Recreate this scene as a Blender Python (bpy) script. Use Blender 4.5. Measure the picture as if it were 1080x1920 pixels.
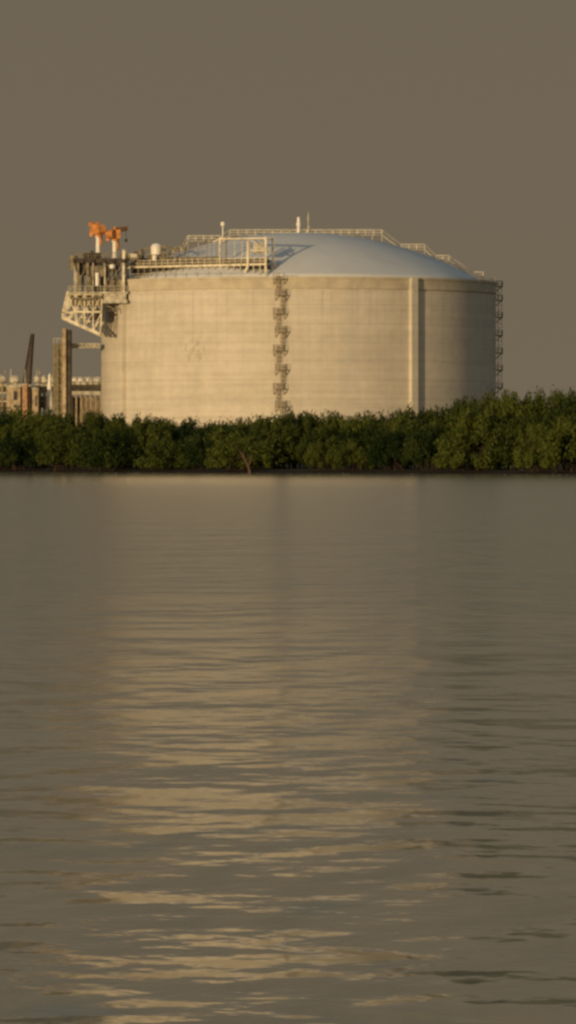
import bpy, math, random
import numpy as np
from mathutils import Vector, Matrix
for o in list(bpy.data.objects): bpy.data.objects.remove(o)
S = bpy.context.scene
COL = S.collection
R = math.radians
random.seed(7)

# ------------------------------------------------------------------ camera
K = 0.0957e-3            # radians per photo pixel (1080 wide): a long telephoto lens
CH = 3.0                 # camera height above the water
HY = 855.0               # row of the horizon in the photo
cam_d = bpy.data.cameras.new('camera'); cam = bpy.data.objects.new('camera', cam_d); COL.objects.link(cam)
cam_d.sensor_fit = 'HORIZONTAL'; cam_d.sensor_width = 36; cam_d.lens = 36/(1080*K)
cam_d.clip_start = 1; cam_d.clip_end = 30000
cam.location = (0, 0, CH)
cam.rotation_euler = (R(90)-math.atan((960-HY)*K), 0, 0)
S.camera = cam
S.render.resolution_x = 576; S.render.resolution_y = 1024

# ------------------------------------------------------------------ sun, sky
SUN_AZ = R(-33)          # seen from the tank: left of the camera
SUN_EL = R(4.0)
to_sun = Vector((math.sin(SUN_AZ)*math.cos(SUN_EL), -math.cos(SUN_AZ)*math.cos(SUN_EL), math.sin(SUN_EL)))
sd = bpy.data.lights.new('sun', 'SUN'); sun = bpy.data.objects.new('sun', sd); COL.objects.link(sun)
sd.energy = 2.75; sd.angle = R(0.6); sd.color = (1.0, 0.70, 0.36)
sun.rotation_euler = to_sun.to_track_quat('Z', 'Y').to_euler(); sun.location = (-50, -50, 80)

w = bpy.data.worlds.new('World'); S.world = w; w.use_nodes = True
nt = w.node_tree; nt.nodes.clear()
N = nt.nodes.new; L = nt.links.new
out = N('ShaderNodeOutputWorld'); bg = N('ShaderNodeBackground')
sky = N('ShaderNodeTexSky'); sky.sky_type = 'NISHITA'; sky.sun_disc = False
sky.sun_elevation = SUN_EL
sky.sun_rotation = math.atan2(to_sun.x, to_sun.y)
sky.dust_density = 3.0; sky.air_density = 1.2
tc = N('ShaderNodeTexCoord'); sep = N('ShaderNodeSeparateXYZ'); L(tc.outputs['Generated'], sep.inputs[0])
ramp = N('ShaderNodeValToRGB'); L(sep.outputs['Z'], ramp.inputs[0])      # smog close to the horizon
r = ramp.color_ramp; r.elements[0].position = 0.0; r.elements[0].color = (1, 1, 1, 1)
r.elements[1].position = 0.55; r.elements[1].color = (0, 0, 0, 1)
e = r.elements.new(0.22); e.color = (1, 1, 1, 1)
dot = N('ShaderNodeVectorMath'); dot.operation = 'DOT_PRODUCT'; L(tc.outputs['Generated'], dot.inputs[0])
dot.inputs[1].default_value = to_sun
mr = N('ShaderNodeMapRange'); L(dot.outputs['Value'], mr.inputs[0])
mr.inputs[1].default_value = -0.2; mr.inputs[2].default_value = 1.0
pw = N('ShaderNodeMath'); pw.operation = 'POWER'; pw.inputs[1].default_value = 2.2; L(mr.outputs[0], pw.inputs[0])
mixs = N('ShaderNodeMix'); mixs.data_type = 'RGBA'; L(pw.outputs[0], mixs.inputs[0])
HAZE_A = (1.70, 1.35, 0.88, 1); HAZE_B = (11.0, 7.4, 4.0, 1)            # away from / towards the sun (x strength 0.1)
hz = N('ShaderNodeMapRange'); L(sep.outputs['Z'], hz.inputs[0]); hz.inputs[1].default_value = 0.0; hz.inputs[2].default_value = 0.09
hm = N('ShaderNodeMix'); hm.data_type = 'RGBA'; L(hz.outputs[0], hm.inputs[0]); hm.inputs[6].default_value = HAZE_A; hm.inputs[7].default_value = (1.59, 1.29, 0.895, 1)
L(hm.outputs[2], mixs.inputs[6]); mixs.inputs[7].default_value = HAZE_B
skt = N('ShaderNodeMix'); skt.data_type = 'RGBA'; skt.blend_type = 'MULTIPLY'; skt.inputs[0].default_value = 1
L(sky.outputs[0], skt.inputs[6]); skt.inputs[7].default_value = (1.75, 1.95, 2.0, 1)
mx = N('ShaderNodeMix'); mx.data_type = 'RGBA'
L(ramp.outputs[0], mx.inputs[0]); L(skt.outputs[2], mx.inputs[6]); L(mixs.outputs[2], mx.inputs[7])
L(mx.outputs[2], bg.inputs[0]); bg.inputs[1].default_value = 0.1
L(bg.outputs[0], out.inputs[0])
S.view_settings.view_transform = 'Standard'; S.view_settings.look = 'None'
S.view_settings.exposure = 0; S.view_settings.gamma = 1
S.cycles.filter_width = 2.8
S.cycles.max_bounces = 6

# ------------------------------------------------------------------ helpers
def at(px, py, Y): return Vector(((px-540)*K*Y, Y, CH+(HY-py)*K*Y))

def mat(name, col, rough=0.7, metal=0.0, var=0.25, scale=0.6, spec=0.3):
    m = bpy.data.materials.new(name); m.use_nodes = True
    n = m.node_tree; b = n.nodes['Principled BSDF']
    b.inputs['Roughness'].default_value = rough; b.inputs['Metallic'].default_value = metal
    b.inputs['Specular IOR Level'].default_value = spec
    t = n.nodes.new('ShaderNodeTexCoord'); no = n.nodes.new('ShaderNodeTexNoise')
    no.inputs['Scale'].default_value = scale; no.inputs['Detail'].default_value = 4
    n.links.new(t.outputs['Object'], no.inputs['Vector'])
    cr = n.nodes.new('ShaderNodeValToRGB'); n.links.new(no.outputs['Fac'], cr.inputs[0])
    cr.color_ramp.elements[0].position = 0.35; cr.color_ramp.elements[1].position = 0.65
    cr.color_ramp.elements[0].color = (*[c*(1-var) for c in col], 1)
    cr.color_ramp.elements[1].color = (*[min(1, c*(1+var)) for c in col], 1)
    n.links.new(cr.outputs[0], b.inputs['Base Color'])
    return m

class MB:
    def __init__(s): s.v = []; s.f = []
    def box(s, a, b):
        x0, y0, z0 = [min(a[i], b[i]) for i in range(3)]; x1, y1, z1 = [max(a[i], b[i]) for i in range(3)]
        n = len(s.v)
        s.v += [(x0,y0,z0),(x1,y0,z0),(x1,y1,z0),(x0,y1,z0),(x0,y0,z1),(x1,y0,z1),(x1,y1,z1),(x0,y1,z1)]
        s.f += [tuple(n+i for i in q) for q in ((0,3,2,1),(4,5,6,7),(0,1,5,4),(1,2,6,5),(2,3,7,6),(3,0,4,7))]
        return s
    def bar(s, a, b, w=0.15, h=None):
        h = h or w; a = Vector(a); b = Vector(b); d = (b-a)
        if d.length < 1e-6: return s
        d.normalize(); u = d.cross(Vector((0,0,1)))
        if u.length < 1e-3: u = Vector((1,0,0))
        u.normalize(); v = u.cross(d); u = u*w/2; v = v*h/2
        n = len(s.v)
        for p in (a, b): s.v += [tuple(p-u-v), tuple(p+u-v), tuple(p+u+v), tuple(p-u+v)]
        s.f += [tuple(n+i for i in q) for q in ((0,1,2,3),(7,6,5,4),(0,4,5,1),(1,5,6,2),(2,6,7,3),(3,7,4,0))]
        return s
    def tube(s, pts, rad, seg=8):
        pts = [Vector(p) for p in pts]; rad = rad if isinstance(rad, (list, tuple)) else [rad]*len(pts)
        n = len(s.v)
        for i, p in enumerate(pts):
            d = (pts[min(i+1, len(pts)-1)]-pts[max(i-1, 0)]).normalized()
            u = d.cross(Vector((0,0,1)));  u = Vector((1,0,0)) if u.length < 1e-3 else u.normalized()
            v = u.cross(d)
            for k in range(seg):
                t = 2*math.pi*k/seg; s.v.append(tuple(p+(u*math.cos(t)+v*math.sin(t))*rad[i]))
        for i in range(len(pts)-1):
            for k in range(seg):
                a = n+i*seg+k; b = n+i*seg+(k+1)%seg
                s.f.append((a, b, b+seg, a+seg))
        s.f.append(tuple(n+k for k in reversed(range(seg)))); s.f.append(tuple(n+(len(pts)-1)*seg+k for k in range(seg)))
        return s
    def lathe(s, prof, c=(0,0), seg=24):      # prof: (r, z) from bottom to top
        n = len(s.v)
        for r_, z in prof:
            for k in range(seg):
                t = 2*math.pi*k/seg; s.v.append((c[0]+r_*math.cos(t), c[1]+r_*math.sin(t), z))
        for i in range(len(prof)-1):
            for k in range(seg):
                a = n+i*seg+k; b = n+i*seg+(k+1)%seg
                s.f.append((a, b, b+seg, a+seg))
        s.f.append(tuple(n+k for k in reversed(range(seg)))); s.f.append(tuple(n+(len(prof)-1)*seg+k for k in range(seg)))
        return s
    def rail(s, a, b, h=1.1, step=1.6, w=0.10):
        a = Vector(a); b = Vector(b); n = max(1, round((b-a).length/step)); up = Vector((0,0,h))
        for i in range(n+1):
            p = a.lerp(b, i/n); s.bar(p, p+up, w)
        s.bar(a+up, b+up, w); s.bar(a+up*0.5, b+up*0.5, w*0.7)
        return s
    def build(s, name, m, parent=None, loc=(0,0,0), smooth=False):
        me = bpy.data.meshes.new(name); me.from_pydata([tuple(v) for v in s.v], [], s.f); me.update()
        if smooth: me.polygons.foreach_set('use_smooth', [True]*len(me.polygons))
        me.materials.append(m)
        o = bpy.data.objects.new(name, me); COL.objects.link(o); o.location = loc
        if parent: o.parent = parent
        return o

def tag(o, label=None, cat=None, group=None, kind=None):
    if label: o['label'] = label
    if cat: o['category'] = cat
    if group: o['group'] = group
    if kind: o['kind'] = kind
    return o
def thing(name, label, cat, loc, group=None):
    o = bpy.data.objects.new(name, None); COL.objects.link(o); o.location = loc
    return tag(o, label, cat, group)
def copy_tree(o, parent=None):
    c = o.copy(); COL.objects.link(c); c.parent = parent
    for ch in list(o.children): copy_tree(ch, c)
    return c

# ------------------------------------------------------------------ materials
M_steel = mat('galvanised_steel', (0.46, 0.43, 0.35), 0.55, 0.0, 0.4, 0.9)
M_cream = mat('cream_painted_steel', (0.70, 0.64, 0.49), 0.5, 0.0, 0.28, 0.9)
M_dull = mat('weathered_steel', (0.22, 0.19, 0.13), 0.7, 0.0, 0.35, 1.0)
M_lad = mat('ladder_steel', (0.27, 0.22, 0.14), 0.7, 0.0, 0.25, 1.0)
M_dark = mat('dark_steel', (0.06, 0.05, 0.04), 0.7, 0.0, 0.4, 1.0)
M_grate = mat('floor_grating', (0.16, 0.145, 0.12), 0.8, 0.0, 0.2, 1.0)
M_white = mat('white_painted_steel', (0.8, 0.78, 0.72), 0.4, 0.0, 0.08, 1.0)
M_orange = mat('orange_painted_steel', (0.56, 0.24, 0.07), 0.45, 0.0, 0.35, 0.9)
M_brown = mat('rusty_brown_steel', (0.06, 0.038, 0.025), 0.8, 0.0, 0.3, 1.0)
M_wall2 = mat('cream_wall_cladding', (0.42, 0.34, 0.23), 0.8, 0.0, 0.3, 0.9)
M_olive = mat('olive_steel', (0.22, 0.19, 0.115), 0.8, 0.0, 0.25, 0.9)
M_pinkw = mat('buff_wall_cladding', (0.42, 0.26, 0.14), 0.8, 0.0, 0.25, 0.9)
M_bark = mat('mangrove_bark', (0.035, 0.024, 0.017), 0.9, 0.0, 0.3, 3.0)

def concrete():
    m = mat('tank_concrete', (0.5, 0.45, 0.36), 0.85, 0, 0.1, 1)
    n = m.node_tree; nn = n.nodes.new; l = n.links.new; b = n.nodes['Principled BSDF']
    for x in list(n.nodes):
        if x.bl_idname in ('ShaderNodeTexNoise', 'ShaderNodeValToRGB'): n.nodes.remove(x)
    t = [x for x in n.nodes if x.bl_idname == 'ShaderNodeTexCoord'][0]
    sp = nn('ShaderNodeSeparateXYZ'); l(t.outputs['Object'], sp.inputs[0])
    # blotchy panels
    n1 = nn('ShaderNodeTexNoise'); n1.inputs['Scale'].default_value = 0.12; n1.inputs['Detail'].default_value = 6; n1.inputs['Roughness'].default_value = 0.62
    l(t.outputs['Object'], n1.inputs['Vector'])
    # streaks running down
    mp = nn('ShaderNodeMapping'); mp.inputs['Scale'].default_value = (0.8, 0.8, 0.035); l(t.outputs['Object'], mp.inputs[0])
    n2 = nn('ShaderNodeTexNoise'); n2.inputs['Scale'].default_value = 1.0; n2.inputs['Detail'].default_value = 5; l(mp.outputs[0], n2.inputs['Vector'])
    # banding of each pour
    mp3 = nn('ShaderNodeMapping'); mp3.inputs['Scale'].default_value = (0.03, 0.03, 0.9); l(t.outputs['Object'], mp3.inputs[0])
    n3 = nn('ShaderNodeTexNoise'); n3.inputs['Scale'].default_value = 1.0; n3.inputs['Detail'].default_value = 3; l(mp3.outputs[0], n3.inputs['Vector'])
    def mth(op, a, b_=None, c=None):
        x = nn('ShaderNodeMath'); x.operation = op
        for i, v in enumerate((a, b_, c)):
            if v is None: continue
            if isinstance(v, (int, float)): x.inputs[i].default_value = v
            else: l(v, x.inputs[i])
        return x.outputs[0]
    # joints between pours every 3.9 m, 20 cm wide, patchy
    zz = mth('DIVIDE', sp.outputs['Z'], 3.9)
    fr = mth('ABSOLUTE', mth('SUBTRACT', mth('FRACT', zz), 0.5))
    j = mth('LESS_THAN', fr, 0.045)
    j = mth('MULTIPLY', j, mth('MULTIPLY', mth('MAXIMUM', mth('SUBTRACT', n3.outputs['Fac'], 0.3), 0.0), 0.36))
    # vertical formwork joints by angle
    an = mth('ARCTAN2', sp.outputs['X'], sp.outputs['Y'])
    fa = mth('ABSOLUTE', mth('SUBTRACT', mth('FRACT', mth('MULTIPLY', an, 7.5)), 0.5))
    jv = mth('MULTIPLY', mth('LESS_THAN', fa, 0.02), 0.02)
    # a darker repaired patch
    pd = nn('ShaderNodeVectorMath'); pd.operation = 'DISTANCE'; l(t.outputs['Object'], pd.inputs[0]); pd.inputs[1].default_value = (-21.8, -36.5, 23.6)
    n4 = nn('ShaderNodeTexNoise'); n4.inputs['Scale'].default_value = 0.9; n4.inputs['Detail'].default_value = 4; l(t.outputs['Object'], n4.inputs['Vector'])
    pm = mth('MULTIPLY', mth('MULTIPLY', mth('LESS_THAN', pd.outputs['Value'], 2.6), mth('GREATER_THAN', n4.outputs['Fac'], 0.52)), 0.16)
    v = mth('MULTIPLY_ADD', n1.outputs['Fac'], 0.34, 0.55)
    v = mth('MULTIPLY_ADD', n2.outputs['Fac'], 0.14, v)
    v = mth('MULTIPLY_ADD', n3.outputs['Fac'], 0.36, v)
    n5 = nn('ShaderNodeTexNoise'); n5.inputs['Scale'].default_value = 0.55; n5.inputs['Detail'].default_value = 6; n5.inputs['Roughness'].default_value = 0.7; l(t.outputs['Object'], n5.inputs['Vector'])
    v = mth('MULTIPLY_ADD', mth('SUBTRACT', n5.outputs['Fac'], 0.5), 0.34, v)
    # rain streaks that start under the rim and die out downwards
    mp6 = nn('ShaderNodeMapping'); mp6.inputs['Scale'].default_value = (1.3, 1.3, 0.02); l(t.outputs['Object'], mp6.inputs[0])
    n6 = nn('ShaderNodeTexNoise'); n6.inputs['Scale'].default_value = 1.0; n6.inputs['Detail'].default_value = 3; l(mp6.outputs[0], n6.inputs['Vector'])
    top = nn('ShaderNodeMapRange'); l(sp.outputs['Z'], top.inputs[0]); top.inputs[1].default_value = 20.0; top.inputs[2].default_value = 37.0
    rs = mth('MULTIPLY', mth('MULTIPLY', mth('MAXIMUM', mth('SUBTRACT', n6.outputs['Fac'], 0.5), 0.0), 0.9), top.outputs[0])
    v = mth('SUBTRACT', v, rs)
    v = mth('SUBTRACT', mth('SUBTRACT', mth('SUBTRACT', v, j), jv), pm)
    c = nn('ShaderNodeMix'); c.data_type = 'RGBA'; c.blend_type = 'MULTIPLY'; c.inputs[0].default_value = 1
    c.inputs[6].default_value = (0.59, 0.55, 0.47, 1)
    cb = nn('ShaderNodeCombineColor')
    for i in range(3): l(v, cb.inputs[i])
    l(cb.outputs[0], c.inputs[7]); l(c.outputs[2], b.inputs['Base Color'])
    b.inputs['Specular IOR Level'].default_value = 0.15
    return m
M_conc = concrete()
M_dome = mat('dome_concrete', (0.63, 0.65, 0.66), 0.85, 0.0, 0.06, 0.12, 0.1)
M_ring = mat('ring_beam_concrete', (0.50, 0.45, 0.35), 0.85, 0.0, 0.12, 0.4)

# ------------------------------------------------------------------ water, ground
def water_mat():
    m = bpy.data.materials.new('estuary_water'); m.use_nodes = True
    n = m.node_tree; b = n.nodes['Principled BSDF']; nn = n.nodes.new; l = n.links.new
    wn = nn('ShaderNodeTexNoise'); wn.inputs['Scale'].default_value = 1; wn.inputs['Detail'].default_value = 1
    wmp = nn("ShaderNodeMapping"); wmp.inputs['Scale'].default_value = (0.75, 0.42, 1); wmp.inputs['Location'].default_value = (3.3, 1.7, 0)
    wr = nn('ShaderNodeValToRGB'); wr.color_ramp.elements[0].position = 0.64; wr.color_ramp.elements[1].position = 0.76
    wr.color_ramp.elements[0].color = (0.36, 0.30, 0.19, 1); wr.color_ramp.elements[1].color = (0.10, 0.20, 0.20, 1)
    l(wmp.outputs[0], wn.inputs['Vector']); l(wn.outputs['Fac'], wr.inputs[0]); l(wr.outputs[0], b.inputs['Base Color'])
    b.inputs['Roughness'].default_value = 0.045; b.inputs['IOR'].default_value = 1.333
    t = nn('ShaderNodeTexCoord')
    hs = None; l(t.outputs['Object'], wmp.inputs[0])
    # (scale x, scale y, height in metres, detail, rotation)
    for i, (sx, sy, h, de, rot) in enumerate(((0.11, 0.09, 0.26, 1, 8), (0.60, 0.33, 0.165, 2, -8), (1.5, 1.0, 0.044, 3, 5))):
        mp = nn('ShaderNodeMapping'); mp.inputs['Scale'].default_value = (sx, sy, 1); mp.inputs['Rotation'].default_value = (0, 0, R(rot))
        mp.inputs['Location'].default_value = (i*7.3, i*3.1, 0)
        l(t.outputs['Object'], mp.inputs[0])
        no = nn('ShaderNodeTexNoise'); no.inputs['Scale'].default_value = 1; no.inputs['Detail'].default_value = de; no.inputs['Roughness'].default_value = 0.45
        l(mp.outputs[0], no.inputs['Vector'])
        x = nn('ShaderNodeMath'); x.operation = 'MULTIPLY_ADD'; l(no.outputs['Fac'], x.inputs[0]); x.inputs[1].default_value = h
        if hs is None: x.inputs[2].default_value = 0
        else: l(hs, x.inputs[2])
        hs = x.outputs[0]
    sp = nn('ShaderNodeSeparateXYZ'); l(t.outputs['Object'], sp.inputs[0])
    m1 = nn('ShaderNodeMapRange'); l(sp.outputs['Y'], m1.inputs[0]); m1.inputs[1].default_value = 120; m1.inputs[2].default_value = 800; m1.inputs[3].default_value = 1.0; m1.inputs[4].default_value = 0.15
    m2 = nn('ShaderNodeMapRange'); l(sp.outputs['Y'], m2.inputs[0]); m2.inputs[1].default_value = 35; m2.inputs[2].default_value = 130; m2.inputs[3].default_value = 0.085; m2.inputs[4].default_value = 0.185
    m4 = nn('ShaderNodeMapRange'); l(sp.outputs['Y'], m4.inputs[0]); m4.inputs[1].default_value = 520; m4.inputs[2].default_value = 900; m4.inputs[3].default_value = 1.0; m4.inputs[4].default_value = 0.45
    m5 = nn('ShaderNodeMath'); m5.operation = 'MULTIPLY'; l(m2.outputs[0], m5.inputs[0]); l(m4.outputs[0], m5.inputs[1])
    l(m5.outputs[0], b.inputs['Roughness'])
    bp = nn('ShaderNodeBump'); bp.inputs['Strength'].default_value = 1
    m6 = nn('ShaderNodeMapRange'); l(sp.outputs['Y'], m6.inputs[0]); m6.inputs[1].default_value = 32; m6.inputs[2].default_value = 75; m6.inputs[3].default_value = 1.1; m6.inputs[4].default_value = 1.0
    m7 = nn('ShaderNodeMath'); m7.operation = 'MULTIPLY'; l(m1.outputs[0], m7.inputs[0]); l(m6.outputs[0], m7.inputs[1])
    m8 = nn('ShaderNodeMath'); m8.operation = 'MULTIPLY'; l(m7.outputs[0], m8.inputs[0]); l(hs, m8.inputs[1]); hs = m8.outputs[0]; bp.inputs['Distance'].default_value = 1
    l(hs, bp.inputs['Height']); l(bp.outputs[0], b.inputs['Normal'])
    return m
def shore_y(x): return 983 - x*1.28           # the bank runs slightly towards us on the right
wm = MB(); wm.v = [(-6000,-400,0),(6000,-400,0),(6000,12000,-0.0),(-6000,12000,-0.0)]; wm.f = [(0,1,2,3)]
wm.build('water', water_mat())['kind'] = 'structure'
M_mud = mat('mud', (0.012, 0.009, 0.006), 0.9, 0, 0.3, 0.3)
M_soil = mat('soil', (0.10, 0.085, 0.045), 0.95, 0, 0.3, 0.05)
g = MB(); prof = [(-1.0, -0.3), (1.5, 0.25), (5, 0.5), (60, 0.9), (130, 1.2), (9000, 1.6)]
xs = [-5000, -1500, -600, -300, -150, -80, -40, 0, 40, 80, 150, 300, 600, 900, 1500, 5000]
for x in xs:
    for dy, z in prof:
        g.v.append((x, max(300, min(1500, shore_y(x)))+dy+math.sin(x*0.09)*1.2, z))
npf = len(prof)
for i in range(len(xs)-1):
    for k in range(npf-1):
        a = i*npf+k; g.f.append((a, a+npf, a+npf+1, a+1))
gr = g.build('ground', M_mud); gr['kind'] = 'structure'; gr.data.materials.append(M_soil)
for p in gr.data.polygons: p.material_index = 1 if p.index % (npf-1) >= 2 else 0

# ------------------------------------------------------------------ the tank
TX, TY = 2.24, 1200.0
TR = 42.5; ZT = 40.3; ZB = 37.8
tank = thing('storage_tank', 'huge round concrete storage tank with a shallow bluish dome behind the mangroves', 'storage tank', (TX, TY, 1.3))
def zl(z): return z-1.3            # local height
def P(phi, rad, z): return Vector((rad*math.sin(phi), -rad*math.cos(phi), zl(z)))
m_ = MB(); m_.lathe([(TR, 0), (TR, zl(12)), (TR, zl(25)), (TR, zl(ZB-0.35)), (TR-0.22, zl(ZB-0.34)), (TR-0.22, zl(ZB))], seg=288)
wall = m_.build('wall', M_conc, tank)
wall.data.polygons.foreach_set('use_smooth', [True]*len(wall.data.polygons)); wall.data.set_sharp_from_angle(angle=R(25))
m_ = MB(); m_.lathe([(TR+0.12, zl(ZB+0.002)), (TR+0.12, zl(ZT-0.5)), (TR+0.28, zl(ZT-0.48)), (TR+0.28, zl(ZT)), (TR-3.0, zl(ZT+0.12))], seg=288)
rb = m_.build('ring_beam', M_ring, tank, smooth=True); rb.data.set_sharp_from_angle(angle=R(25))
DR = 39.6; DH = 10.6; RHO = (DR*DR+DH*DH)/(2*DH)
def dome_z(rr): return ZT+0.12+math.sqrt(max(0, RHO*RHO-rr*rr))-(RHO-DH)
prof = []
for i in range(33):
    rr = DR*(1-i/32)+0.01; prof.append((rr, zl(dome_z(rr))))
m_ = MB(); m_.lathe([(DR, zl(ZT+0.1))]+prof, seg=192); m_.build('dome', M_dome, tank, smooth=True)
# buttresses
def buttress(phi, wdt=1.6, pr=0.95):
    b = MB(); tt = Vector((math.cos(phi), math.sin(phi), 0)); rr = Vector((math.sin(phi), -math.cos(phi), 0))
    n = 0
    for z in (0, zl(ZT-0.1)):
        for t, q in ((-wdt/2-0.15, -0.4), (wdt/2+0.15, -0.4), (wdt/2, pr), (-wdt/2, pr)):
            b.v.append(tuple(rr*(TR+q)+tt*t+Vector((0,0,z))))
    b.f = [(3,2,1,0),(4,5,6,7),(0,1,5,4),(1,2,6,5),(2,3,7,6),(3,0,4,7)]
    return b.build('buttress', M_conc, tank)
for a in (34, -60, 125, 215): buttress(R(a))

# access ladder with landings
def access_ladder(phi, heights, side0=1, lm=None):
    lm = lm or M_lad
    tt = Vector((math.cos(phi), math.sin(phi), 0))
    def Q(t, q, z): return P(phi, TR+q, z)+tt*t
    b = MB(); prev = 1.5; sgn = side0
    for i, z in enumerate(heights[::-1]):
        c = 0.45*sgn
        for e_ in (-0.28, 0.28): b.bar(Q(c+e_, 0.55, prev), Q(c+e_, 0.55, z+1.1), 0.09)
        k = prev
        while k < z: b.bar(Q(c-0.28, 0.55, k), Q(c+0.28, 0.55, k), 0.05); k += 0.45
        k = prev+1.6
        while k < z+1.0:      # cage hoops
            pts = [Q(c+0.45*math.sin(u), 0.6+0.75*(1-abs(math.sin(u))**2), k) for u in [R(x) for x in (-90,-50,0,50,90)]]
            for p0, p1 in zip(pts, pts[1:]): b.bar(p0, p1, 0.07)
            k += 1.0
        for u in (-0.35, 0, 0.35): b.bar(Q(c+u, 1.3, prev+1.6), Q(c+u, 1.3, z+0.9), 0.05)
        prev = z; sgn = -sgn
    lad = b.build('access_ladder', lm, tank)
    for i, z in enumerate(heights):
        d = MB(); s2 = 0.2*(1 if i % 2 else -1)
        d.bar(Q(s2-1.1, 0.8, z), Q(s2+1.1, 0.8, z), 1.4, 0.22)
        for t in (-1.1, 1.1):
            d.bar(Q(s2+t, 0.0, z-1.2), Q(s2+t, 1.4, z), 0.14); d.rail(Q(s2+t, 0.1, z), Q(s2+t, 1.45, z), 1.15, 0.9, 0.07)
        d.rail(Q(s2-1.1, 1.45, z), Q(s2+1.1, 1.45, z), 1.15, 1.1, 0.07)
        d.build('landing', lm, lad)
    return lad
def zfront(py, Y=1157.5): return CH+(HY-py)*K*Y
access_ladder(math.asin((526-559.5)/370*1.0), [zfront(y) for y in (523, 553, 588, 622, 657, 693, 729, 762)])
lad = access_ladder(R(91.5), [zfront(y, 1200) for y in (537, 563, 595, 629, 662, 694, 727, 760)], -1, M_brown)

# stepped walkway over the crown of the dome, with handrails
def lz(py, Y=1197): return CH+(HY-py)*K*Y-1.3
def lx(px, Y=1197): return (px-540)*K*Y-TX
ly = -3.0
levels = [(886, 906, 520), (818, 842, 489), (752, 796, 468), (608, 716, 441), (430, 608, 441), (352, 412, 452), (296, 340, 474)]
stairs = [((842, 489), (886, 520)), ((796, 468), (818, 489)), ((716, 441), (752, 468)), None, ((412, 452), (430, 441)), ((340, 474), (352, 452)), None]
for (x0, x1, py), st in zip(levels, stairs):
    a = Vector((lx(x0)+0.02, ly, lz(py))); b = Vector((lx(x1)-0.02, ly, lz(py))); wk = MB(); wk.bar(a, b, 1.2, 0.12)
    nleg = max(1, round((b.x-a.x)/2.2))
    for i in range(nleg+1):
        x = a.x+(b.x-a.x)*i/nleg
        for yy in (ly-0.5, ly+0.5):
            zb = zl(dome_z(math.hypot(x, yy)))-0.1
            if zb < a.z: wk.bar((x, yy, zb), (x, yy, a.z), 0.12)
    walk = wk.build('roof_walkway', M_steel, tank)
    for yy in (ly-0.6, ly+0.6):
        hr = MB(); hr.rail((a.x, yy, a.z+0.05), (b.x, yy, a.z+0.05), 1.05, 1.8, 0.11); hr.build('handrail', M_cream, walk)
    if st:
        (xa, ya), (xb, yb) = st; s_ = MB()
        for yy in (ly-0.6, ly+0.6): s_.bar((lx(xa), yy, lz(ya)), (lx(xb), yy, lz(yb)), 0.14); s_.bar((lx(xa), yy, lz(ya)+1.05), (lx(xb), yy, lz(yb)+1.05), 0.05)
        n_ = max(3, int(abs(lz(ya)-lz(yb))/0.35))
        for i in range(n_+1):
            p = Vector((lx(xa), ly, lz(ya))).lerp(Vector((lx(xb), ly, lz(yb))), i/n_); s_.bar(p-Vector((0, 0.6, 0)), p+Vector((0, 0.6, 0)), 0.3, 0.05)
        s_.build('stair_flight', M_steel, tank)
# posts at the crown
v = MB(); cx = lx(560); v.lathe([(0.36, lz(438)), (0.36, lz(424)), (0.5, lz(423)), (0.5, lz(419)), (0.36, lz(418)), (0.30, lz(408)), (0.1, lz(407))], (cx, -3.9), 14)
v.build('vent_pipe', M_white, tank, smooth=False)
v = MB(); v.tube([(lx(578), -3.9, lz(440)), (lx(578), -3.9, lz(420)), (lx(578), -3.9, lz(398))], [0.22, 0.16, 0.07], 8); v.box((lx(578)-0.3, -4.2, lz(428)), (lx(578)+0.3, -3.6, lz(425)))
v.build('lightning_mast', M_steel, tank)
v = MB(); v.tube([(lx(418), -3.9, lz(450)), (lx(418), -3.9, lz(424))], 0.13, 8); v.lathe([(0.1, lz(425)), (0.42, lz(424)), (0.5, lz(420)), (0.35, lz(417)), (0.05, lz(416))], (lx(418), -3.9), 12)
v.build('vent_pipe', M_white, tank)
# perimeter handrail round the roof edge
pr = MB(); n = 96
for i in range(n):
    a0 = 2*math.pi*i/n; a1 = 2*math.pi*(i+1)/n
    deg = math.degrees(a0)
    p0 = P(a0, TR-0.3, ZT); p1 = P(a1, TR-0.3, ZT)
    if -20 < ((deg+180) % 360)-180 < 85: continue      # none along the bare edge facing us
    pr.rail(p0, p1, 1.05, 9, 0.09)
pr.build('roof_handrail', M_steel, tank)

# ------------------------------------------------------------------ pipe platform along the left of the roof
pipe = thing('pipe_platform', 'long railed steel pipe platform with tall frame, on the left roof edge of tank', 'platform', (-19.0, 1172.0, 40.4))
PO = Vector(pipe.location)
A = Vector((at(236, 497, 1181).x, 1181, 43.2)); B = Vector((at(500, 497, 1161).x, 1161, 43.2))
dirv = (B-A).normalized(); per = Vector((-dirv.y, dirv.x, 0))            # points to the back
def F(t, q, z): return A.lerp(B, t)+per*q+Vector((0, 0, z-A.z))-PO
def tpx(px): return (px-236)/(500-236)
def Ypx(t): return A.lerp(B, t).y
def zpx(py, t): return CH+(HY-py)*K*Ypx(t)
d = MB(); d.bar(F(0,1.6,43.0), F(1,1.6,43.0), 3.4, 0.14); d.bar(F(0,-0.1,42.95), F(1,-0.1,42.95), 0.14, 0.40); d.bar(F(0,3.3,42.95), F(1,3.3,42.95), 0.14, 0.40)
d.build('deck', M_cream, pipe)
for i in range(23):
    t = i/22
    for q in (-0.1, 3.2):
        p = F(t, q, 42.8); wp = p+PO-Vector((TX, TY, 0)); rr = math.hypot(wp.x, wp.y)
        zb = (dome_z(rr) if rr < DR else ZT) - 0.1
        if zb < 42.7: lg = MB(); lg.bar((p.x, p.y, zb-PO.z), p, 0.22); lg.build('leg', M_steel if t > 0.6 else M_dull, pipe)
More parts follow.
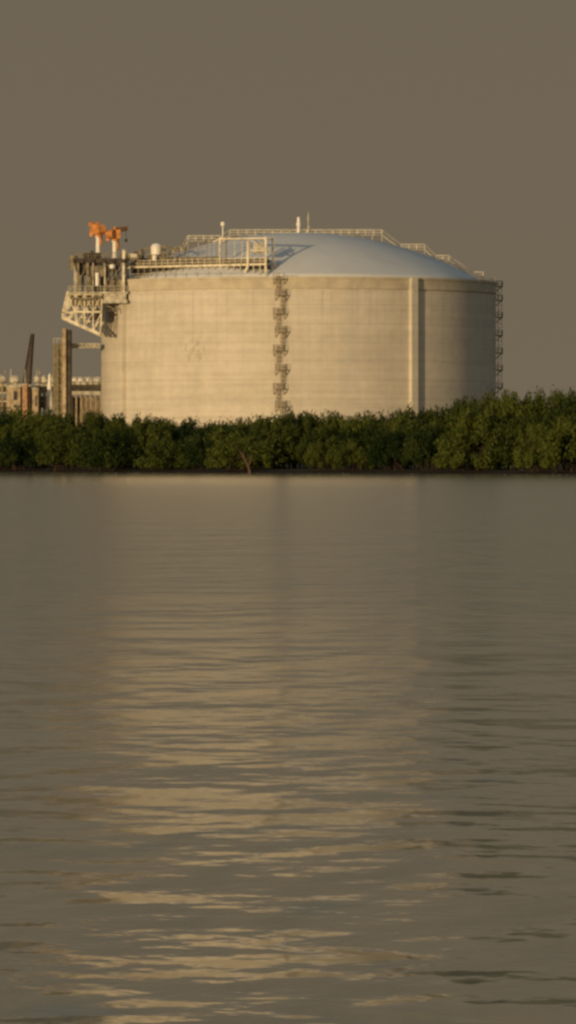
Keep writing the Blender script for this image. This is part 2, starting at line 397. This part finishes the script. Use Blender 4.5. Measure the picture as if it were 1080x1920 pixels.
for q, nm in ((-0.1, 'front'), (3.3, 'back')):
    h = MB(); h.rail(F(0, q, 43.15), F(1, q, 43.15), 1.15, 1.55, 0.10); h.build('handrail', M_cream if q < 0 else M_steel, pipe)
for q, rad, z0, mm in ((0.6, 0.34, 43.6, M_dull), (1.4, 0.42, 43.75, M_dark), (2.3, 0.30, 43.6, M_steel), (2.8, 0.22, 44.7, M_dull), (1.0, 0.25, 42.3, M_dark), (2.2, 0.3, 42.2, M_dark)):
    h = MB(); t1 = 0.98 if z0 < 44 else 0.62
    h.tube([F(0.02, q, z0), F(t1, q, z0)], rad, 10); h.build('pipe', mm, pipe)
# pipes and uprights that rise behind the deck on the left
h = MB()
for i in range(16):
    t = 0.16+i*0.033; top = zpx(470-i*1.9, t)
    h.bar(F(t, 3.0, 43.0), F(t, 3.0, top), 0.13)
h.bar(F(0.16, 3.0, zpx(470, 0.16)), F(0.655, 3.0, zpx(443, 0.655)), 0.16)
h.bar(F(0.16, 3.0, zpx(480, 0.16)), F(0.655, 3.0, zpx(455, 0.655)), 0.10)
h.build('pipe_support', M_dull, pipe)
h = MB(); h.bar(F(0.0, 2.6, 42.2), F(0.62, 2.6, 42.2), 0.5, 1.3); h.build('cable_tray', M_dark, pipe)
h = MB(); h.bar(F(0.17, 2.7, 44.6), F(0.47, 2.7, 44.4), 0.5, 1.0); h.build('cable_tray', M_dull, pipe)
for i in range(7):
    t = 0.2+i*0.042; h = MB(); h.box(F(t, 2.0, 43.1)-Vector((0.3, 0.3, 0)), F(t, 2.0, 44.3)+Vector((0.3, 0.3, 0))); h.tube([F(t, 2.0, 44.3), F(t, 2.0, 44.7)], 0.18, 8); h.build('valve_box', M_dark, pipe)
# tall portal frame
fr = MB()
def col(px, y0, y1, w, q=0.3): fr.bar(F(tpx(px), q, zpx(y0, tpx(px))), F(tpx(px), q, zpx(y1, tpx(px))), w)
for q in (0.2, 2.9):
    col(412, 500, 446, 0.30, q); col(497, 512, 444, 0.42, q)
    fr.bar(F(tpx(412), q, zpx(448, .67)), F(tpx(497), q, zpx(447, .97)), 0.30)
    fr.bar(F(tpx(399), q, zpx(455, .62)), F(tpx(418), q, zpx(444, .69)), 0.2)
    fr.bar(F(tpx(470), q, zpx(470, .9)), F(tpx(497), q, zpx(470, .97)), 0.22)
    fr.bar(F(tpx(470), q, zpx(450, .9)), F(tpx(497), q, zpx(468, .97)), 0.14)
for px in (412, 440, 467, 497): fr.bar(F(tpx(px), 0.2, zpx(448, tpx(px))), F(tpx(px), 2.9, zpx(448, tpx(px))), 0.22)
for px in (426, 440, 454): fr.bar(F(tpx(px), 2.9, 43.2), F(tpx(px), 2.9, zpx(449, tpx(px))), 0.12)
fr.build('portal_frame', M_cream, pipe)
fr = MB(); fr.tube([F(tpx(463), -0.6, zpx(512, .86)), F(tpx(467), -0.35, zpx(500, .87)), F(tpx(467), -0.2, zpx(452, .87))], 0.30, 10)
fr.build('pipe', M_cream, pipe)
fr = MB(); fr.box(F(tpx(476), 0.8, zpx(468, .9))-Vector((0.5,0.5,0.9)), F(tpx(484), 1.2, zpx(458, .9))+Vector((0.5,0.5,0.2))); fr.build('valve_box', M_steel, pipe)
# machinery at the left end
e = F(tpx(286), 1.6, zpx(468, .19))
h = MB(); h.tube([e+Vector((-0.4,0,-2.4)), e+Vector((-0.4,0,-1.2))], 0.5, 10); h.lathe([(0.4,-1.3),(1.15,-1.0),(1.2,0.7),(0.8,1.2),(0.2,1.35)], (0,0), 16); 
h.v = [(x+(e.x if i >= 20 else 0), y+(e.y if i >= 20 else 0), z+(e.z if i >= 20 else 0)) for i, (x, y, z) in enumerate(h.v)]
h.build('drum', M_white, pipe)
h = MB()
rnd = random.Random(5)
for px in (246, 254, 262, 270, 277, 296, 304, 312, 322, 334):
    t = tpx(px); q = rnd.uniform(0.3, 2.8); top = zpx(rnd.uniform(460, 476), t)
    h.tube([F(t, q, 43.1), F(t, q, top)], rnd.uniform(0.16, 0.34), 8)
    h.lathe([(0.45, 0), (0.45, 0.35)], (0, 0), 8); k = 16; o_ = F(t, q, top-0.4)
    h.v[-16:] = [(x+o_.x, y+o_.y, z+o_.z) for x, y, z in h.v[-16:]]
h.tube([F(tpx(246), 1.0, zpx(474, .1)), F(tpx(272), 1.0, zpx(466, .1)), F(tpx(300), 1.6, zpx(462, .2)), F(tpx(330), 1.6, zpx(470, .3))], 0.2, 8)
h.build('pipework', M_dull, pipe)

# ------------------------------------------------------------------ pump platform hung on the left shoulder of the tank
YP = 1182.0
pump = thing('pump_platform', 'cluttered steel pump platform on pale truss brackets overhanging the left edge of the tank', 'platform', (at(185, 0, YP).x, YP, 35.6))
QO = Vector(pump.location)
def G(px, py, dy=0): return Vector(((px-540)*K*YP, YP+dy, CH+(HY-py)*K*YP))-QO
# brackets: three parallel trusses
nodes_t = [(128, 553), (144, 553), (160, 553), (176, 553), (192, 553)]
nodes_m = [(120, 588), (142, 586), (160, 586), (176, 586), (192, 586)]
nodes_b = [(126, 600), (144, 608), (160, 615), (176, 622), (189, 628)]
for dy in (-5, 0, 5):
    b = MB()
    for row in (nodes_t, nodes_m, nodes_b):
        for p0, p1 in zip(row, row[1:]): b.bar(G(*p0, dy), G(*p1, dy), 0.62 if row is nodes_b else 0.4)
    for i in range(5):
        b.bar(G(*nodes_t[i], dy), G(*nodes_m[i], dy), 0.26); b.bar(G(*nodes_m[i], dy), G(*nodes_b[i], dy), 0.24)
        if i < 4:
            b.bar(G(*nodes_m[i], dy), G(*nodes_t[i+1], dy), 0.18); b.bar(G(*nodes_b[i], dy), G(*nodes_m[i+1], dy), 0.18)
            b.bar(G(*nodes_t[i], dy), G(*nodes_m[i+1], dy), 0.14)
    b.build('bracket', M_cream, pump)
b = MB()
for row in (nodes_t, nodes_b, nodes_m):
    for p0 in row: b.bar(G(*p0, -5), G(*p0, 5), 0.2)
b.build('cross_beam', M_cream, pump)
for dy in (-5, 5): b = MB(); b.bar(G(120, 600, dy), G(120, 586, dy), 0.5); b.bar(G(120, 588, dy), G(129, 548, dy), 0.5); b.build('end_post', M_cream, pump)
b = MB(); b.box(G(136, 574, -3.5), G(190, 556, 3.5)); b.build('valve_skid', M_olive, pump)
b = MB(); b.box(G(168, 600, -3), G(191, 580, 3)); b.build('valve_skid', M_dark, pump)
b = MB(); b.box(G(130, 552, -6), G(242, 549, 6)); b.box(G(194, 570, -6.2), G(240, 564, 5)); b.box(G(196, 564, -5.6), G(238, 552, -5.3)); b.build('lower_deck', M_steel, pump)
b = MB(); b.box(G(139, 489, -5), G(238, 486, 5)); 
for x in (142, 160, 180, 200, 218, 236): b.bar(G(x, 492, -5.2), G(x, 492, 5.2), 0.25, 0.6)
b.bar(G(139, 491, -5.1), G(238, 491, -5.1), 0.2, 0.8)
b.build('upper_deck', M_dark, pump)
for x, y0, y1, w, mm in ((142, 550, 500, .3, M_steel), (148, 549, 490, .45, M_dull), (166, 549, 490, .55, M_dull), (176, 549, 490, .22, M_steel), (198, 549, 490, .32, M_steel), (212, 549, 490, .25, M_dull), (233, 570, 470, .5, M_cream), (239, 570, 476, .2, M_dark)):
    for dy in (-4.9, 4.9):
        b = MB(); b.bar(G(x, y0, dy), G(x, y1, dy), w); b.build('column', mm, pump)
for dy in (-5.6, 5.6):
    b = MB(); b.rail(G(130, 549, dy), G(240, 549, dy), 1.2, 1.3, 0.10); b.build('handrail', M_steel, pump)
    b = MB(); b.rail(G(139, 486, dy*0.88), G(238, 486, dy*0.88), 1.2, 1.6, 0.09); b.build('handrail', M_dull, pump)
for p, q in ((G(158, 485.9, -4.5), G(190, 476, -1)), (G(205, 500, -4.7), G(226, 489.2, -2)), (G(150, 516, -4), G(192, 492, 2)), (G(176, 546, -2), G(196, 508, 1.9)), (G(203, 512, -4.5), G(222, 501, -3))):
    b = MB(); b.box(p, q); m3 = (p+q)/2; b.bar((p.x-0.1, p.y-0.12, m3.z), (q.x+0.1, p.y-0.12, m3.z), 0.1, 0.2); b.tube([(m3.x, m3.y, max(p.z, q.z)-0.1), (m3.x, m3.y, max(p.z, q.z)+0.5)], 0.35, 10); b.build('motor_housing', M_dark, pump)
for p, q in ((G(168, 520, -4.7), G(196, 500, -4.05)), (G(198, 549, -3.8), G(232, 527, 3))):
    b = MB(); b.box(p, q); b.build('switch_cabinet', M_dull, pump)
for px_, y0, y1, dy, rd in ((184, 537, 513, -4.9, 0.42), (212, 505, 498, -5.1, 0.6)):
    b = MB(); b.tube([G(px_, y0, dy), G(px_, y1, dy)], rd, 12); b.build('pump_casing', M_white, pump)
b = MB(); b.tube([G(139, 508, -4), G(139, 481, -4)], 0.85, 10); b.build('drum', M_dull, pump)
b = MB()
for x, y0, y1 in ((156, 545, 495), (173, 549, 498), (204, 545, 495), (222, 545, 500), (190, 549, 512)):
    b.tube([G(x, y0, -3), G(x, y1, -3)], 0.28, 8)
b.tube([G(134, 560, -5.6), G(160, 562, -5.6), G(190, 558, -5.6)], 0.25, 8)
b.tube([G(200, 574, -6), G(216, 580, -5.5), G(222, 588, -5.0)], 0.16, 8)
b.tube([G(236, 487, -4), G(262, 486, -4)], 0.3, 8)
b.build('pipework', M_dull, pump)
b = MB(); b.box(G(236, 484, -4), G(258, 477, -1.5)); b.build('cabinet', M_cream, pump)
# web of small diagonals between the two decks
for (x0, y0), (x1, y1) in (((142,549),(166,492)), ((198,549),(233,492)), ((233,549),(212,492))):
    for dy in (-4.9, 4.9): b = MB(); b.bar(G(x0, y0, dy), G(x1, y1, dy), 0.16); b.build('brace', M_dull, pump)

# ------------------------------------------------------------------ two orange jib cranes
def jib_crane(px, ytop, ybase, label, turn):
    o = bpy.data.objects.new('jib_crane', None); COL.objects.link(o)
    o.location = (at(px, 0, YP).x, YP-2.5, at(0, ybase, YP).z); tag(o, label, 'crane', 'orange jib cranes on the pump platform')
    H = (ybase-ytop)*K*YP
    b = MB(); b.lathe([(0.75, 0), (0.75, 0.15), (0.5, 0.3), (0.46, H*0.52), (0.65, H*0.54), (0.65, H*0.6)], (0, 0), 16); b.build('pedestal', M_white, o)
    b = MB(); b.lathe([(0.62, H*0.55), (0.78, H*0.6), (0.78, H*0.68), (0.5, H*0.7)], (0.1, 0), 14)
    b.box((-1.15, -1.1, H*0.64), (1.25, 1.1, H*0.93)); b.lathe([(0.62, H*0.30), (0.62, H*0.56)], (0.35, 0.3), 12)
    b.box((-1.75, -1.0, H*0.56), (-1.16, 0.6, H*0.84))
    b.build('slewing_housing', M_orange, o)
    c, s_ = math.cos(turn), math.sin(turn)
    def V(a, z, q=0): return Vector((a*c-q*s_, a*s_+q*c, z))
    b = MB()
    for q in (-0.45, 0.45):
        b.bar(V(-2.0, H*0.84, q), V(4.2, H*1.0, q), 0.42, 0.9)
    for i in range(6): b.bar(V(-1.2+i*1.1, H*(0.81+i*0.028), -0.45), V(-1.2+i*1.1, H*(0.81+i*0.028), 0.45), 0.25)
    b.bar(V(0, H*0.9), V(0.3, H*1.02), 0.5); b.bar(V(0.3, H*1.0), V(4.5, H*0.99), 0.12)
    b.build('jib', M_orange, o)
    b = MB(); b.tube([V(-1.7, H*0.78, -0.8), V(-1.7, H*0.78, 0.8)], 0.85, 14); b.build('winch', M_orange, o)
    b = MB(); b.bar(V(4.6, H*0.95), V(4.6, H*0.62), 0.1); b.lathe([(0.1, 0), (0.3, 0.1), (0.3, 0.6), (0.1, 0.7)], (V(4.6, 0).x, V(4.6, 0).y), 8)
    b.v[-32:] = [(x, y, z+H*0.56) for x, y, z in b.v[-32:]]
    b.build('hook_block', M_dull, o)
    return o
jib_crane(185, 419, 479, 'taller orange jib crane on a white pedestal, left one of the pair by the tank', R(112))
jib_crane(216, 428, 486, 'lower orange jib crane on a white pedestal, right one of the pair by the tank', R(60))

# ------------------------------------------------------------------ riser tower, pipe bridge and plant at the left
def site(px, Y): return Vector(((px-540)*K*Y, Y, 1.35))
YT = 1190.0
tw = thing('pipe_riser_tower', 'tall narrow riser tower with a dark side and lower lattice wing, left of the tank', 'tower', site(122, YT)); TO = Vector(tw.location)
def T(px, py, dy=0): return Vector(((px-540)*K*YT, YT+dy, CH+(HY-py)*K*YT))-TO
b = MB(); b.box(T(118.5, 617, -4), Vector((T(125, 0).x, 4, 0))); b.build('tower_shaft', M_wall2, tw)
b = MB(); b.box(T(125.05, 619, -3.5), Vector((T(133.5, 0).x, 3.9, 0)))
b.build('pipe_bay', M_dark, tw)
b = MB()
for px in (103, 109.5, 116.5):
    for dy in (-3.5, 3.5): b.bar(T(px, 645, dy), Vector((T(px, 0).x, dy, 0)), 0.36)
yy = 646
while yy < 800:
    for dy in (-3.5, 3.5): b.bar(T(102, yy, dy), T(116.5, yy, dy), 0.22)
    for a_, c_ in ((102, 109.5), (109.5, 116.5)):
        b.bar(T(a_, yy, -3.5), T(c_, yy+17, -3.5), 0.2)
    b.bar(T(102, yy, -3.5), T(102, yy, 3.5), 0.2)
    yy += 17
b.build('lattice_wing', M_olive, tw)
b = MB()
for px in (104.5, 107, 112, 114): b.tube([T(px, 652, -1.5), Vector((T(px, 0).x, -1.5, 0))], 0.3, 8)
b.build('riser_pipe', M_dull, tw)
b = MB(); b.rail(T(102, 645, -3.6), T(116, 645, -3.6), 1.1, 1.0, 0.1); b.build('handrail', M_steel, tw)
# one high beam to the tank
br = thing('pipe_bridge', 'slim horizontal pipe bridge high up between the riser tower and the tank', 'pipe bridge', Vector((T(162, 0).x+TO.x, YT, at(0, 650, YT).z))); BO = Vector(br.location)
def Bq(px, py, dy=0): return Vector(((px-540)*K*YT, YT+dy, CH+(HY-py)*K*YT))-BO
b = MB()
for dy in (-1, 1):
    b.bar(Bq(135.3, 645, dy), Bq(188, 645, dy), 0.2); b.bar(Bq(135.3, 652, dy), Bq(188, 652, dy), 0.2)
    for i in range(7):
        x = 136+i*8; b.bar(Bq(x, 645, dy), Bq(min(x+8, 188), 652, dy), 0.1); b.bar(Bq(x, 645, dy), Bq(x, 652, dy), 0.1)
b.build('truss', M_steel, br)
b = MB(); b.tube([Bq(135.3, 649, 0), Bq(188, 649, 0)], 0.28, 10); b.build('pipe', M_steel, br)
# low pipe rack
YR = 1215.0
rk = thing('pipe_rack', 'low pipe rack with dark girder and pale uprights, between riser tower and tank', 'pipe rack', site(160, YR)); RO = Vector(rk.location)
def K2(px, py, dy=0): return Vector(((px-540)*K*YR, YR+dy, CH+(HY-py)*K*YR))-RO
b = MB()
for dy in (-3, 3):
    for px in range(126, 205, 9): b.bar(K2(px, 738, dy), Vector((K2(px, 0).x, dy, 0)), 0.28)
b.build('column', M_wall2, rk)
b = MB(); b.box(K2(124, 733, -3.2), K2(205, 723, 3.2)); b.build('girder', M_dark, rk)
b = MB(); b.box(K2(124, 741, -3.3), K2(205, 734, 3.3)); b.build('lower_girder', M_steel, rk)
for dy in (-3.2, 3.2): b = MB(); b.rail(K2(124, 722, dy), K2(205, 722, dy), 1.6, 1.3, 0.14); b.build('handrail', M_steel, rk)
b = MB()
for i, (dy, rd) in enumerate(((-2, .4), (-0.6, .5), (1, .35), (2.2, .4))): b.tube([K2(124, 719, dy), K2(205, 719, dy)], rd, 10)
b.build('pipe', M_steel, rk)
b = MB()
for px in (141, 152, 168, 182, 196): b.lathe([(0.3, -0.5), (0.7, 0), (0.7, 0.8), (0.2, 1.2)], (0, 0), 10); o_ = K2(px, 717, -1); b.v[-40:] = [(x+o_.x, y+o_.y, z+o_.z) for x, y, z in b.v[-40:]]
b.build('valve', M_white, rk)
b = MB(); b.box(K2(124, 745, 1.5), Vector((K2(205, 0).x, 2.4, 0))); b.build('back_wall', M_dull, rk)
# derrick-like leaning boom
YC = 1225.0
cr = thing('crawler_crane', 'dark leaning crane boom rising above the low plant at far left', 'crane', site(48, YC)); CO = Vector(cr.location)
def C_(px, py, dy=0): return Vector(((px-540)*K*YC, YC+dy, CH+(HY-py)*K*YC))-CO
b = MB()
pa, pb = (50, 722), (61, 626)
for (dx, dy) in ((-0.65, -0.65), (0.65, -0.65), (0.65, 0.65), (-0.65, 0.65)):
    b.bar(C_(*pa)+Vector((dx*1.25, dy, 0)), C_(*pb)+Vector((dx*0.35, dy*0.35, 0)), 0.30)
n = 14
for i in range(n):
    t0, t1 = i/n, (i+1)/n; w0 = 0.8*(1-t0*0.6); w1 = 0.8*(1-t1*0.6)
    p0 = C_(*pa).lerp(C_(*pb), t0); p1 = C_(*pa).lerp(C_(*pb), t1)
    for dy in (-0.65, 0.65):
        b.bar(p0+Vector((-w0, dy, 0)), p1+Vector((w1, dy, 0)), 0.16); b.bar(p0+Vector((w0, dy, 0)), p1+Vector((-w1, dy, 0)), 0.16)
        b.bar(p0+Vector((-w0, dy, 0)), p0+Vector((w0, dy, 0)), 0.16)
b.build('boom', M_brown, cr)
b = MB(); b.box(C_(44, 741, -2), C_(58, 718, 2)); b.box(C_(40, 738, -2.2), C_(47, 726, 0)); b.build('cab', M_brown, cr)
b = MB(); b.box(Vector((C_(38, 0).x, -2.6, 0)), C_(62, 775, -1.6)); b.box(Vector((C_(38, 0).x, 1.6, 0)), C_(62, 775, 2.6)); b.box(Vector((C_(47,0).x, -1, 0.5)), C_(54, 742, 1)); b.build('crawler_base', M_dark, cr)
# plant building with a dark window
YB = 1205.0
def building(name, label, x0, x1, ytop, dy0, dy1, m, wins, roofkit=True):
    o = thing(name, label, 'building', site((x0+x1)/2, YB+dy0)); O = Vector(o.location)
    def U(px, py, d=0): return Vector(((px-540)*K*YB, YB+d, CH+(HY-py)*K*YB))-O
    b = MB(); b.box(Vector((U(x0, 0).x, 0, 0)), U(x1, ytop, dy1)); b.build('wall', m, o)
    b = MB(); p = U(x0-0.8, ytop, dy0-0.15); q = U(x1+0.8, ytop-2.4, dy1+0.15); b.box((p.x, p.y, p.z+0.003), q); b.build('roof', M_steel, o)
    for (wx, wy, ww, wh) in wins:
        f = MB(); f.box(U(wx-ww/2-0.8, wy+wh/2+0.8, dy0-0.08), U(wx+ww/2+0.8, wy-wh/2-0.8, dy0+0.05)); fo = f.build('window', M_steel, o)
        f = MB(); f.box(U(wx-ww/2, wy+wh/2, dy0-0.14), U(wx+ww/2, wy-wh/2, dy0-0.083)); f.build('pane', M_dark, fo)
    return o, U
o1, U = building('plant_building', 'cream plant building with a dark tall window at far left beyond the mangroves', 14, 39, 727, -2, 6, M_wall2, [(29.5, 742, 7, 17), (30, 762, 7, 6)])
o2, U2 = building('plant_building', 'narrow buff plant block with a rusty side wing under the leaning crane boom', 43, 52, 722, -2.5, 4, M_pinkw, [])
b = MB(); b.box(Vector((U2(52.3, 0).x, 0.4, 0)), U2(58, 726, 4)); b.build('side_wing', M_brown, o2)
o3, U3 = building('plant_building', 'pale plant block with two dark doors right of the leaning crane boom', 60, 72, 730, -1.5, 5, M_wall2, [(68, 752, 3, 20)])
# low steel frame in front of the tower with white tanks on top
fs = thing('process_frame', 'open steel process frame with small white vents along its top at far left', 'steel frame', site(84, YB)); FO = Vector(fs.location)
def W(px, py, d=0): return Vector(((px-540)*K*YB, YB+d, CH+(HY-py)*K*YB))-FO
b = MB()
for px in (-8, 2, 12, 72, 80, 90, 101):
    for dy in (6.5, 10): b.bar(W(px, 718, dy), Vector((W(px, 0).x, dy, 0)), 0.34)
b.build('column', M_olive, fs)
b = MB()
for y_, w_ in ((722, 0.4), (736, 0.35), (752, 0.3)):
    for dy in (6.5, 10): b.bar(W(-14, y_, dy), W(102, y_, dy), 0.3, w_)
b.build('beam', M_steel, fs)
for q4 in ((-14, 734, 12, 724), (72, 734, 100, 725), (74, 764, 83, 742), (94, 752, 100, 738), (-14, 770, 10, 746)):
    b = MB(); b.box(W(q4[0], q4[1], 7), W(q4[2], q4[3], 9.5)); b.bar(W(q4[0], q4[3]+2, 6.9), W(q4[2], q4[3]+2, 6.9), 0.12, 0.3); b.build('equipment', M_dull, fs)
for px in (2, 22, 27, 68, 81, 96, 102):
    b = MB(); b.lathe([(0.35, -1), (0.35, 0), (0.85, 0.3), (0.9, 1.3), (0.4, 1.7), (0.1, 1.8)], (0, 0), 12); o_ = W(px, 718, 8); b.v[-72:] = [(x+o_.x, y+o_.y, z+o_.z) for x, y, z in b.v[-72:]]; b.build('vent', M_steel, fs)
for px, t in ((-3, 700), (6, 694), (17, 690), (33, 704), (44, 692), (66, 690), (71, 694), (85, 704), (92, 698)):
    b = MB(); b.tube([W(px, 722, 8), W(px, t, 8)], [0.16, 0.08], 6); b.build('mast', M_steel, fs)
b = MB(); b.lathe([(0.9, 0), (0.75, 2.5), (0.25, 7.5), (0.1, 7.8)], (0, 0), 12); o_ = W(92, 768, 3); b.v = [(x+o_.x, y+o_.y, z+o_.z) for x, y, z in b.v]
b.build('flare_cone', M_white, fs)

# ------------------------------------------------------------------ mangroves
def leaf_mat(name, c0, c1):
    m = bpy.data.materials.new(name); m.use_nodes = True
    n = m.node_tree; b = n.nodes['Principled BSDF']; nn = n.nodes.new; l = n.links.new
    oi = nn('ShaderNodeObjectInfo'); t = nn('ShaderNodeTexCoord'); no = nn('ShaderNodeTexNoise'); no.inputs['Scale'].default_value = 0.9; no.inputs['Detail'].default_value = 4
    l(t.outputs['Object'], no.inputs['Vector'])
    ad = nn('ShaderNodeMath'); ad.operation = 'MULTIPLY_ADD'; l(oi.outputs['Random'], ad.inputs[0]); ad.inputs[1].default_value = 0.75; l(no.outputs['Fac'], ad.inputs[2])
    cr = nn('ShaderNodeValToRGB'); l(ad.outputs[0], cr.inputs[0]); cr.color_ramp.elements[0].position = 0.45; cr.color_ramp.elements[1].position = 1.0
    cr.color_ramp.elements[0].color = (*c0, 1); cr.color_ramp.elements[1].color = (*c1, 1)
    l(cr.outputs[0], b.inputs['Base Color']); b.inputs['Roughness'].default_value = 0.7; b.inputs['Specular IOR Level'].default_value = 0.12
    return m
M_leaf = leaf_mat('mangrove_leaves', (0.006, 0.018, 0.003), (0.062, 0.080, 0.013))

def crown_mesh(seed, nclump=64, nleaf=105, squash=1.0):
    rg = np.random.default_rng(seed)
    cs = []
    for i in range(nclump):
        th = rg.uniform(0, 2*np.pi); u = rg.uniform(0.0, 1.0); q = rg.uniform(0.62, 1.0)
        rr = np.sqrt(1-0.9*u**2.8)*q; zz = 0.08+0.80*u*(0.72+0.28*q)
        if rg.random() < 0.3: zz *= rg.uniform(0.2, 0.8)
        cs.append((rr*np.cos(th), rr*np.sin(th), zz, rg.uniform(0.13, 0.25)))
    V = []; Fc = []
    for (x, y, z, cr_) in cs:
        d = rg.normal(size=(nleaf, 3)); d /= np.linalg.norm(d, axis=1)[:, None]
        d[:, 2] = d[:, 2]*0.9+0.12
        p = np.array((x, y, z))+d*cr_*rg.uniform(0.45, 1.12, size=(nleaf, 1))*np.array((1, 1, 1.15))
        nrm = d+rg.normal(scale=0.55, size=(nleaf, 3)); nrm /= np.linalg.norm(nrm, axis=1)[:, None]
        a = np.cross(nrm, rg.normal(size=(nleaf, 3))); a /= np.linalg.norm(a, axis=1)[:, None]
        b2 = np.cross(nrm, a); s = rg.uniform(0.014, 0.034, size=(nleaf, 1))
        for k in range(nleaf):
            if p[k][2] < 0.0: continue
            n0 = len(V); pk = p[k]; ak = a[k]*s[k]*1.5; bk = b2[k]*s[k]
            V += [tuple(pk-ak), tuple(pk-bk), tuple(pk+ak), tuple(pk+bk)]; Fc.append((n0, n0+1, n0+2, n0+3))
    V = np.array(V); V[:, 2] /= np.percentile(V[:, 2], 99.0)
    me = bpy.data.meshes.new('crown'); me.from_pydata([tuple(v) for v in V], [], Fc); me.update(); me.materials.append(M_leaf)
    return me
def trunk_mesh(seed):
    rg = random.Random(seed); b = MB()
    for i in range(7):
        a = rg.uniform(0, 6.28); q = rg.uniform(0.25, 0.6)
        b.tube([(0.25*math.cos(a), 0.25*math.sin(a), 0), (q*0.5*math.cos(a), q*0.5*math.sin(a), 0.35), (q*math.cos(a+.2), q*math.sin(a+.2), rg.uniform(0.6, 0.85))], [0.035, 0.028, 0.010], 6)
    for i in range(10):      # prop roots
        a = rg.uniform(0, 6.28)
        b.tube([(0.2*math.cos(a), 0.2*math.sin(a), 0.22), (0.5*math.cos(a), 0.5*math.sin(a), 0.12), (0.6*math.cos(a), 0.6*math.sin(a), -0.12)], 0.013, 5)
    me = bpy.data.meshes.new('trunk'); me.from_pydata([tuple(v) for v in b.v], [], b.f); me.update(); me.materials.append(M_bark)
    return me
CR = [crown_mesh(11+i) for i in range(6)]; TRK = [trunk_mesh(31+i) for i in range(3)]
ORD = ['first','second','third','fourth','fifth','sixth','seventh','eighth','ninth','tenth','eleventh','twelfth','thirteenth','fourteenth','fifteenth','sixteenth','seventeenth','eighteenth','nineteenth','twentieth','twenty-first','twenty-second','twenty-third','twenty-fourth','twenty-fifth','twenty-sixth','twenty-seventh','twenty-eighth','twenty-ninth','thirtieth','thirty-first','thirty-second','thirty-third','thirty-fourth','thirty-fifth','thirty-sixth','thirty-seventh','thirty-eighth','thirty-ninth','fortieth']
rg = random.Random(21)
def sil(px):      # top of the tree line in the photo
    pts = [(-80, 772), (0, 770), (60, 776), (160, 778), (240, 786), (330, 794), (420, 794), (480, 786), (560, 774), (640, 782), (720, 782), (800, 772), (860, 758), (920, 746), (990, 740), (1040, 736), (1160, 728)]
    for (a, ya), (b, yb) in zip(pts, pts[1:]):
        if a <= px <= b: return ya+(yb-ya)*(px-a)/(b-a)
    return 770
def under(px):
    for lim, t in ((110, 'below the low plant'), (190, 'below the riser tower'), (300, 'under the left buttress'), (480, 'under the left wall'), (600, 'under the tank ladder'), (740, 'under the right wall'), (830, 'under the right buttress')):
        if px < lim: return t
    return 'right of the buttresses'
def tree(px, back, topy, wpx, idx, rowname, tone):
    Y0 = shore_y((px-540)*K*970); Y = Y0+back
    x = (px-540)*K*Y; H = CH+(HY-topy)*K*Y-0.4; Wd = wpx*K*Y/2
    o = thing('mangrove_tree', f'{tone} mangrove, {ORD[idx]} from left in the {rowname}, {under(px)}', 'mangrove', (x, Y, 0.35), f'mangroves in the {rowname}')
    base = 0.085*H if back < 8 else 0.14*H
    c = bpy.data.objects.new('crown', rg.choice(CR)); COL.objects.link(c); c.parent = o
    c.location = (0, 0, base); c.scale = (Wd, Wd*rg.uniform(0.75, 1.0), H-base); c.rotation_euler = (0, 0, rg.uniform(0, 6.28))
    t = bpy.data.objects.new('trunk', rg.choice(TRK)); COL.objects.link(t); t.parent = o
    t.scale = (Wd*0.8, Wd*0.8, H); t.rotation_euler = (0, 0, rg.uniform(0, 6.28))
rows = [('waterline row', 6, 84, 0.6), ('second row', 17, 76, 0.78), ('third row', 30, 74, 0.92), ('back row', 44, 66, 1.0)]
for ri, (rn, back, sp_, hf) in enumerate(rows):
    px = -60+rg.uniform(0, 20); i = 0
    while px < 1150:
        wv = sp_*rg.uniform(0.85, 1.5)
        st = sil(px)-3; top = 872-(872-st)*hf*(rg.uniform(0.8, 1.12) if ri < 2 else rg.uniform(0.9, 1.02)) if ri < 3 else st+rg.uniform(-3, 8)
        tone = 'low rounded' if ri == 0 else ('bushy green' if ri == 1 else ('dark green' if ri == 2 else 'tall dark'))
        if ri == 0: tone = 'low narrow' if wv < 78 else ('low broad' if wv > 104 else tone)
        tree(px, back+rg.uniform(-3, 4), top, wv*1.2, i, rn, tone)
        px += wv*(rg.choice((0.78, 0.86, 1.0, 1.25)) if ri == 0 else (0.8, 0.8, 0.62, 0.5)[ri]); i += 1

# a bare leaning trunk at the waterline
xb_ = (466-540)*K*1015; db = thing('dead_tree', 'small bare pinkish dead trunk leaning at the waterline below the left wall of the tank', 'dead tree', (xb_, shore_y(xb_)-0.5, 0.0))
b = MB(); b.tube([(0.5, 0, -0.2), (0.1, -0.2, 1.2), (-0.7, -0.3, 2.9), (-1.2, -0.2, 3.9)], [0.26, 0.2, 0.13, 0.05], 8); b.tube([(0.1, -0.2, 1.2), (0.6, -0.4, 2.2), (0.7, -0.3, 3.2)], [0.13, 0.09, 0.03], 6)
b.build('trunk', mat('bare_wood', (0.12, 0.075, 0.055), 0.9, 0, 0.2, 2), db)
b = MB()
for dx, dz in ((-1.6, 4.3), (-0.6, 4.0), (-1.9, 3.3)): b.tube([(-0.7, -0.3, 2.9), (dx*0.8-0.1, -0.4, dz-0.5), (dx, -0.3, dz)], [0.07, 0.05, 0.02], 5)
b.build('twigs', bpy.data.materials['bare_wood'], db)
